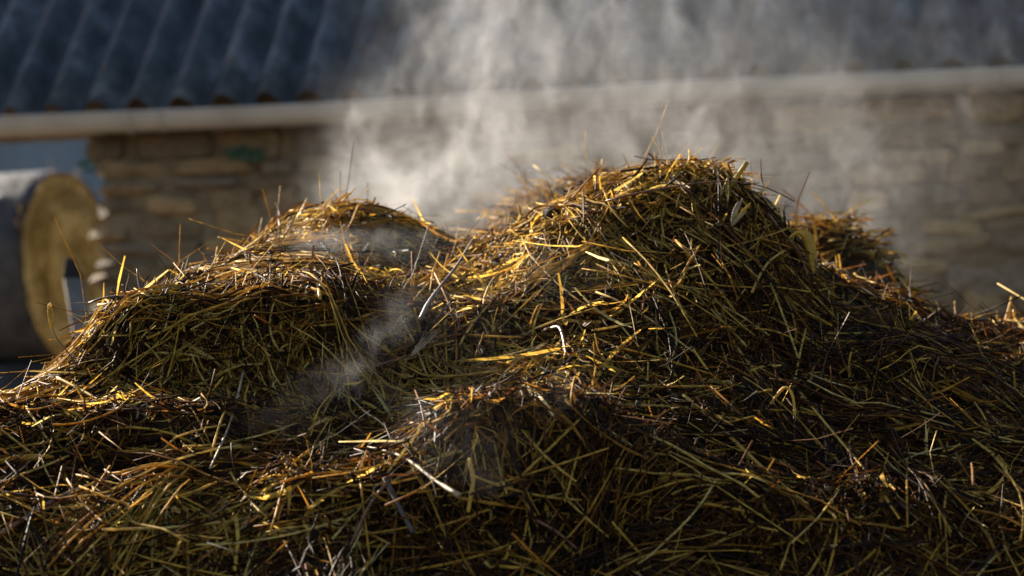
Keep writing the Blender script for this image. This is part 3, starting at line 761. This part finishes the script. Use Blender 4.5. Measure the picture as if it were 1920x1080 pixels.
# ------------------------------------------------------------------ twigs, stems and blades that stand out
def path_pts(px, lift=.02, depth=None, n=14):
    """photo polyline -> world points just in front of the heap surface"""
    px = np.array(px, float); s = np.concatenate([[0], np.cumsum(np.linalg.norm(np.diff(px, axis=0), axis=1))]); t = np.linspace(0, s[-1], n)
    xs = np.interp(t, s, px[:, 0]); ys = np.interp(t, s, px[:, 1])
    for _ in range(2):
        xs[1:-1] = (xs[:-2] + 2 * xs[1:-1] + xs[2:]) / 4; ys[1:-1] = (ys[:-2] + 2 * ys[1:-1] + ys[2:]) / 4
    Ys = []
    for a, b in zip(xs, ys):
        h = hit(a, b); Ys.append(np.nan if h is None else h[1])
    Ys = np.array(Ys)
    if depth is not None: Ys = np.full(n, float(depth))
    else:
        m = np.nanmedian(Ys); Ys = np.where(np.isnan(Ys), m, Ys)
        # a stiff stem: straight line in depth, in front of all the surface it crosses
        k = np.polyfit(t, Ys, 1); fit = np.polyval(k, t); Ys = fit - max(0, (fit - Ys).max() * .8) - lift
    return np.array([P(a, b, y) for a, b, y in zip(xs, ys, Ys)])
def stem_obj(name, pts, r0, r1, mat, parent=None, sides=7, wob=0.0, seed=0):
    r = np.random.default_rng(seed); n = len(pts); rad = np.linspace(r0, r1, n) * (1 + r.normal(0, wob, n))
    v, q = tubes(pts[None], rad[None], sides); fs = [tuple(a) for a in q] + [tuple(range(sides))[::-1], tuple(range((n - 1) * sides, n * sides))]
    return mesh_obj(name, v, fs, mat, parent)
def blade_obj(name, pts, w, mat, parent=None, tw=0.4):
    n = len(pts); prof = np.sin(np.linspace(.35, 3.05, n)) ** .7 * w
    v, q = blades(pts[None], prof[None], np.linspace(.9, .9 + tw, n)[None])
    # give the leaf a fold and thickness
    o = mesh_obj(name, v, [tuple(a) for a in q], mat, parent)
    md = o.modifiers.new('thickness', 'SOLIDIFY'); md.thickness = .0005
    return o
tag(stem_obj('twig', path_pts([(1136, 377), (1190, 362), (1254, 351), (1326, 340), (1403, 339), (1454, 356), (1490, 378)], depth=3.885), .0016, .0010, M_twig, wob=.06),
    'long arched red brown twig over the crest of the tallest peak', 'twig')
st = stem_obj('stick', path_pts([(887, 447), (868, 480), (850, 508), (822, 540), (800, 572), (788, 600)], .03), .0012, .0036, M_root, wob=.12, seed=4)
tag(st, 'pointed dark brown stick rising in the saddle between the two peaks', 'stick')
stem_obj('side_shoot', path_pts([(852, 506), (862, 520), (868, 545)], .03, n=6), .0016, .0007, M_twig, st)
rd = stem_obj('broken_reed', path_pts([(628, 712), (690, 690), (733, 677), (775, 666)], .035), .0012, .0022, M_twig, wob=.1, seed=5)
tag(rd, 'thin broken reed with a pale frayed end above the front mound', 'reed')
for i in range(9):
    e = (808 + random.uniform(-14, 14), 628 + random.uniform(-8, 10)); stem_obj('frayed_fibre', path_pts([(772 + random.uniform(-3, 3), 668), ((772 + e[0]) / 2 + random.uniform(-5, 5), (668 + e[1]) / 2), e], .05, n=6), .0009, .0006, M_pale, rd, 4)
bd = empty('straw_bundle', tuple(P(590, 440, 4.28))); tag(bd, 'bundle of broken golden straws poking up from the left peak', 'straw bundle')
for i in range(5):
    stem_obj('straw', path_pts([(586 + 4 * i, 440 + random.uniform(-8, 8)), (612 + 2 * i, 400), (632 + i * 5, 362 + abs(i - 3) * 6)], depth=4.27 + .006 * i, n=8), .0021, .0019, M_gold, bd, 6)
tag(stem_obj('straw', path_pts([(524, 396), (523, 425), (525, 462)], depth=4.2, n=6), .0013, .0016, M_twig), 'single brown straw standing upright on the left peak', 'straw')
tag(stem_obj('straw', path_pts([(408, 445), (440, 450), (480, 458)], depth=4.2, n=6), .0012, .0016, M_gold), 'thin straw jutting out left from the left peak', 'straw')
tag(stem_obj('stalk', path_pts([(586, 470), (592, 505), (600, 560)], .03, n=8), .0030, .0026, M_gold), 'short hollow stalk standing on the ledge below the left peak', 'stalk')
br = stem_obj('branch', path_pts([(690, 838), (735, 848), (768, 862), (795, 885), (815, 901), (836, 914), (860, 928)], .035), .0016, .0030, M_pale, wob=.15, seed=9)
tag(br, 'pale bleached branch lying left below the front mound', 'branch')
stem_obj('side_shoot', path_pts([(806, 893), (815, 915), (818, 932)], .035, n=6), .0016, .0008, M_pale, br)
sh_ = empty('seed_head', tuple(P(150, 690, 3.62))); tag(sh_, 'dry golden seed head on a thin stem at the left edge of the heap', 'seed head')
stem_obj('stem', path_pts([(97, 612), (103, 632), (118, 648), (150, 690)], depth=3.6, n=10), .0008, .0010, M_twig, sh_)
for i in range(16):
    t = i / 15; c = P(93 + 4 * t + (-1) ** i * 3.4 * math.sin(.5 + 2.3 * t), 577 + 34 * t, 3.6 + .003 * math.cos(i * 2.1)); v = []; f = []
    for k, w in enumerate((.0006, .0022, .0024, .0006)):
        for j in range(5): v.append(c + np.array([w * math.cos(j * 1.257), w * math.sin(j * 1.257), .008 - .0045 * k]))
    for k in range(3):
        for j in range(5): f.append((k * 5 + j, (k + 1) * 5 + j, (k + 1) * 5 + (j + 1) % 5, k * 5 + (j + 1) % 5))
    mesh_obj('seed', v, f, M_gold, sh_)
lf = empty('leaf_fan', tuple(P(1374, 420, 3.86))); tag(lf, 'fan of pale flat blades on the right shoulder of the tallest peak', 'leaf fan')
for e in ((1392, 372), (1408, 380), (1384, 378), (1400, 395)):
    blade_obj('blade', path_pts([(1372, 424), ((1372 + e[0]) / 2 - 3, (424 + e[1]) / 2), e], depth=3.84, n=8), .0034, M_pale if e[0] != 1408 else M_green, lf)
tag(stem_obj('stalk', path_pts([(1401, 304), (1380, 334), (1354, 368)], depth=3.95, n=8), .0042, .0040, M_green), 'thick olive stalk slanting up at the top of the tallest peak', 'stalk')
dl = empty('drooping_leaf', tuple(P(1505, 428, 3.95))); tag(dl, 'bright golden bent leaves hanging off the right side of the tallest peak', 'leaf')
for i in range(4):
    blade_obj('blade', path_pts([(1476 + i * 6, 450 - i * 5), (1498 + i * 5, 428 + i), (1512 + i * 4, 450), (1520 + i * 3, 490), (1527 + i * 2 - 6 * (i == 2), 524 - 9 * i)], depth=3.93 + i * .01, n=12), .0042, M_gold, dl)
tf = empty('straw_tuft', tuple(P(1880, 640, 4.3))); tag(tf, 'tuft of sunlit broken straws on the ridge at the right edge', 'straw tuft')
for e in ((1897, 556, 1876, 628), (1868, 590, 1882, 632), (1900, 580, 1906, 640), (1840, 602, 1880, 625), (1850, 612, 1846, 640), (1893, 572, 1885, 640)):
    stem_obj('straw', path_pts([e[:2], ((e[0] + e[2]) / 2 + 2, (e[1] + e[3]) / 2), e[2:]], depth=4.28 + random.uniform(-.02, .02), n=6), .0018, .0030, M_gold, tf, 6)
root_ = stem_obj('root', path_pts([(167, 568), (185, 560), (205, 556), (230, 560), (255, 552), (264, 546)], depth=3.72, n=10), .0014, .0045, M_root, wob=.15, seed=2)
tag(root_, 'dark twisted root at the top left edge of the heap', 'root')
stem_obj('side_shoot', path_pts([(257, 504), (259, 525), (268, 552)], depth=3.72, n=6), .0008, .0038, M_root, root_)
SINGLES = [
 ('straw', [(1282, 742), (1340, 790), (1400, 850), (1460, 905), (1514, 946)], .0030, M_gold, 'long bright golden straw slanting down the right front face'),
 ('straw', [(1498, 734), (1572, 823), (1630, 890), (1686, 972)], .0019, M_gold, 'long thin straw right of the bright golden one, slanting the same way'),
 ('straw', [(1434, 772), (1474, 718), (1489, 744), (1490, 800)], .0024, M_gold, 'sharply kinked straw above the long bright one on the right face'),
 ('straw', [(1528, 756), (1538, 790), (1548, 830), (1548, 880)], .0024, M_twig, 'brown upright stem in the middle of the right front face'),
 ('straw', [(107, 708), (150, 730), (213, 766)], .0026, M_gold, 'short thick golden straw on the low left bench'),
 ('straw', [(456, 697), (444, 750), (428, 804), (394, 878)], .0018, M_pale, 'long pale curved straw standing beside the low left bench'),
 ('stem', [(0, 1002), (109, 932), (180, 905), (262, 874)], .0034, M_twig, 'thick brown stem lying across the lower left corner'),
 ('straw', [(640, 740), (690, 757), (734, 784)], .0032, M_gold, 'thick straw pointing at the dark hollow left of the front mound'),
 ('straw', [(738, 888), (690, 950), (645, 1050)], .0026, M_twig, 'long slanting straw at the bottom centre left'),
 ('stem', [(722, 895), (745, 945), (775, 1000)], .0044, M_root, 'broad dark stem lying at the bottom centre'),
 ('straw', [(1006, 975), (1050, 1000), (1090, 1038), (1160, 1055)], .0022, M_twig, 'bent brown straw at the bottom right of centre'),
 ('straw', [(1300, 655), (1330, 700), (1380, 745), (1448, 730)], .0020, M_gold, 'hooked straw high on the right front face'),
 ('stem', [(1020, 620), (1050, 610), (1058, 640), (1062, 668)], .0030, M_twig, 'stubby upright stem above the front mound'),
 ('straw', [(1410, 548), (1422, 520), (1440, 490), (1470, 470)], .0024, M_gold, 'slender straw on the right flank of the tallest peak'),
 ('straw', [(1215, 680), (1214, 720), (1217, 762)], .0016, M_gold, 'thin upright golden straw right of the front mound'),
 ('straw', [(880, 860), (888, 900), (878, 960)], .0034, M_gold, 'broad golden straw hanging down the face of the front mound'),
 ('straw', [(443, 972), (447, 1010), (440, 1070)], .0030, M_gold, 'forked golden straw upright at the bottom left'),
 ('stem', [(1440, 400), (1470, 440), (1500, 470), (1520, 540)], .0020, M_twig, 'brown stem hanging off the right shoulder of the tallest peak'),
]
for i, (nm, pth, r_, m_, lab) in enumerate(SINGLES):
    tag(stem_obj(nm, path_pts(pth, .03), r_, r_ * .8, m_, wob=.05, seed=i), lab, nm)
tag(blade_obj('leaf', path_pts([(-12, 868), (40, 860), (101, 856)], .03, n=9), .0075, M_gold, tw=.1), 'broad flat golden leaf at the left edge of the frame', 'leaf')
gb = empty('grass_blade', tuple(P(282, 965, 3.2))); tag(gb, 'yellow green grass blades near the bottom left corner', 'grass')
for pth in ([(266, 932), (274, 948), (285, 965)], [(297, 948), (300, 960), (304, 970)], [(287, 974), (282, 985), (276, 996)]):
    blade_obj('blade', path_pts(pth, .04, n=7), .0034, M_green, gb)

# ------------------------------------------------------------------ steam
def steam(name, lo, hi, vox, blobs, gain, nscale, thr, label, seed, aniso=0.35):
    me = bpy.data.meshes.new(name); o = bpy.data.objects.new(name, me); COL.objects.link(o)
    bx = [(x, y, z) for x in (lo[0], hi[0]) for y in (lo[1], hi[1]) for z in (lo[2], hi[2])]
    me.from_pydata(bx, [], BOXF); me.update()
    t = NT(name); t.n.remove(t.b)
    pv = t.add('ShaderNodeVolumePrincipled'); pv.inputs['Color'].default_value = (0.95, 0.95, 0.96, 1); pv.inputs['Anisotropy'].default_value = aniso
    pv.inputs['Density'].default_value = 1.0
    t.l(pv.outputs[0], t.out.inputs['Volume']); me.materials.append(t.m)
    ng = bpy.data.node_groups.new(name, 'GeometryNodeTree'); ng.interface.new_socket('Geometry', in_out='INPUT', socket_type='NodeSocketGeometry'); ng.interface.new_socket('Geometry', in_out='OUTPUT', socket_type='NodeSocketGeometry')
    N_ = ng.nodes; Lk = ng.links.new
    go = N_.new('NodeGroupOutput'); pos = N_.new('GeometryNodeInputPosition').outputs[0]
    def math_(op, a, b=None, c=None):
        m = N_.new('ShaderNodeMath'); m.operation = op
        for i, q in enumerate((a, b, c)):
            if q is None: continue
            if isinstance(q, (int, float)): m.inputs[i].default_value = q
            else: Lk(q, m.inputs[i])
        return m.outputs[0]
    def vec(op, a, b=None, sc=None):
        m = N_.new('ShaderNodeVectorMath'); m.operation = op
        for i, q in enumerate((a, b)):
            if q is None: continue
            if isinstance(q, (tuple, list, np.ndarray)): m.inputs[i].default_value = tuple(float(z) for z in q)
            else: Lk(q, m.inputs[i])
        if sc is not None: m.inputs['Scale'].default_value = sc
        return m.outputs['Value'] if op in ('LENGTH', 'DOT_PRODUCT') else m.outputs[0]
    def noise_(v, scale, detail, rough, dist=0.0):
        n = N_.new('ShaderNodeTexNoise'); n.inputs['Scale'].default_value = scale; n.inputs['Detail'].default_value = detail; n.inputs['Roughness'].default_value = rough; n.inputs['Distortion'].default_value = dist
        Lk(v, n.inputs['Vector']); return n
    vr = N_.new('ShaderNodeVectorRotate'); vr.rotation_type = 'EULER_XYZ'; vr.inputs['Rotation'].default_value = (.5, .35, .8); Lk(vec('MULTIPLY', pos, (1.0, 1.0, .62)), vr.inputs['Vector'])
    sh0 = vec('ADD', vr.outputs[0], (seed * 3.7, seed * 1.3, seed * 2.1))
    w1 = noise_(sh0, nscale * .45, 5, .58); wv = vec('SUBTRACT', w1.outputs['Color'], (.5, .5, .5)); wv = vec('SCALE', wv, sc=2.0 / nscale)
    p1 = vec('ADD', sh0, wv); p2 = vec('ADD', pos, vec('SCALE', wv, sc=1.0))
    w2 = noise_(sh0, nscale * 1.7, 5, .62, .6); p2 = vec('ADD', p2, vec('SCALE', vec('SUBTRACT', w2.outputs['Color'], (.5, .5, .5)), sc=1.9 / nscale))
    p1 = vec('ADD', p1, vec('SCALE', vec('SUBTRACT', w2.outputs['Color'], (.5, .5, .5)), sc=.5 / nscale))
    big = noise_(p1, nscale, 3, .5, .4).outputs[0]; fine = noise_(p1, nscale * 3.3, 6, .66, 1.2).outputs[0]
    rdg = math_('SUBTRACT', 1.0, math_('MULTIPLY', math_('ABSOLUTE', math_('SUBTRACT', noise_(p1, nscale * 1.5, 4, .6, 1.0).outputs[0], .5)), 11.0)); rdg = math_('MAXIMUM', rdg, 0.0)
    det = math_('ADD', math_('ADD', math_('MULTIPLY', big, .42), math_('MULTIPLY', fine, .58)), math_('MULTIPLY', rdg, .17))
    mask = None
    for c, rd_, amp in blobs:
        d = vec('LENGTH', vec('DIVIDE', vec('SUBTRACT', p2, c), rd_)); q = math_('EXPONENT', math_('MULTIPLY', math_('MULTIPLY', d, d), -2.6)); q = math_('MULTIPLY', q, amp); mask = q if mask is None else math_('ADD', mask, q)
    m2 = math_('MAXIMUM', math_('MINIMUM', math_('SUBTRACT', mask, .015), 1.0), 0.0)
    e = math_('SUBTRACT', math_('ADD', det, math_('MULTIPLY', m2, .17)), thr); e = math_('MINIMUM', math_('MAXIMUM', e, 0.0), .19)
    dn = math_('MULTIPLY', math_('MULTIPLY', math_('ADD', math_('POWER', e, 1.5), .011), m2), gain)
    vc = N_.new('GeometryNodeVolumeCube'); Lk(dn, vc.inputs['Density']); vc.inputs['Min'].default_value = lo; vc.inputs['Max'].default_value = hi
    for i, ax in enumerate('XYZ'): vc.inputs['Resolution ' + ax].default_value = max(8, int((hi[i] - lo[i]) / vox[i]))
    sm = N_.new('GeometryNodeSetMaterial'); sm.inputs['Material'].default_value = t.m
    Lk(vc.outputs[0], sm.inputs[0]); Lk(sm.outputs[0], go.inputs[0])
    md = o.modifiers.new('steam', 'NODES'); md.node_group = ng
    tag(o, label, 'steam', kind='stuff'); return o
def B(px, py, Y, rx, rz, ry, amp):
    """soft puff: photo pixel, depth, radii in photo pixels (across, up) and metres in depth"""
    c = P(px, py, Y); k = Y / F; return (c, (rx * k, ry * .75, rz * k), amp)
main = [B(740, 400, 4.85, 220, 150, .30, .5), B(840, 330, 4.95, 260, 190, .32, .62), B(740, 260, 5.0, 180, 230, .25, .5), B(1040, 310, 5.1, 300, 220, .32, .5),
        B(880, 90, 5.1, 190, 230, .28, .66), B(1060, 60, 5.2, 280, 270, .3, .5), B(1300, 80, 5.2, 300, 330, .32, .36), B(1340, 330, 5.1, 380, 240, .32, .38),
        B(1620, 250, 5.2, 420, 320, .32, .24), B(1560, 430, 5.2, 320, 150, .28, .34), B(1850, 180, 5.2, 450, 400, .32, .14), B(880, -120, 5.2, 280, 220, .3, .55), B(1300, -200, 5.3, 500, 280, .32, .35),
        B(560, 430, 4.9, 130, 80, .25, .3), B(960, 450, 4.8, 240, 80, .22, .4), B(1300, 220, 5.3, 800, 460, .3, .14)]
lo = P(330, 640, 5.2); hi = P(2150, -280, 5.8)
steam('steam', (-.85, 4.45, 1.25), (1.75, 5.75, 2.6), (.009, .014, .009), main, 14.0, 5.6, .595, 'white sunlit steam billowing up behind the heap in front of the barn', 1)
front = [B(790, 545, 3.5, 60, 50, .08, .45), B(750, 590, 3.44, 45, 70, .08, .85), B(715, 642, 3.40, 50, 45, .08, .75), B(660, 690, 3.38, 75, 34, .08, .7), B(600, 722, 3.36, 90, 35, .07, .45), B(700, 440, 3.97, 250, 90, .18, .65), B(600, 470, 3.95, 120, 60, .15, .4), B(990, 500, 3.55, 220, 80, .10, .3),
         B(880, 850, 3.14, 150, 140, .06, .3), B(780, 780, 3.24, 110, 70, .08, .35), B(1060, 740, 3.16, 150, 80, .06, .22), B(540, 800, 3.18, 160, 60, .06, .2), B(860, 640, 3.25, 420, 240, .08, .13)]
steam('steam_wisp', (-.45, 3.1, 1.05), (.26, 4.25, 1.5), (.006, .012, .006), front, 9.0, 13.0, .53, 'thin steam wisps drifting over the front of the heap', 2)
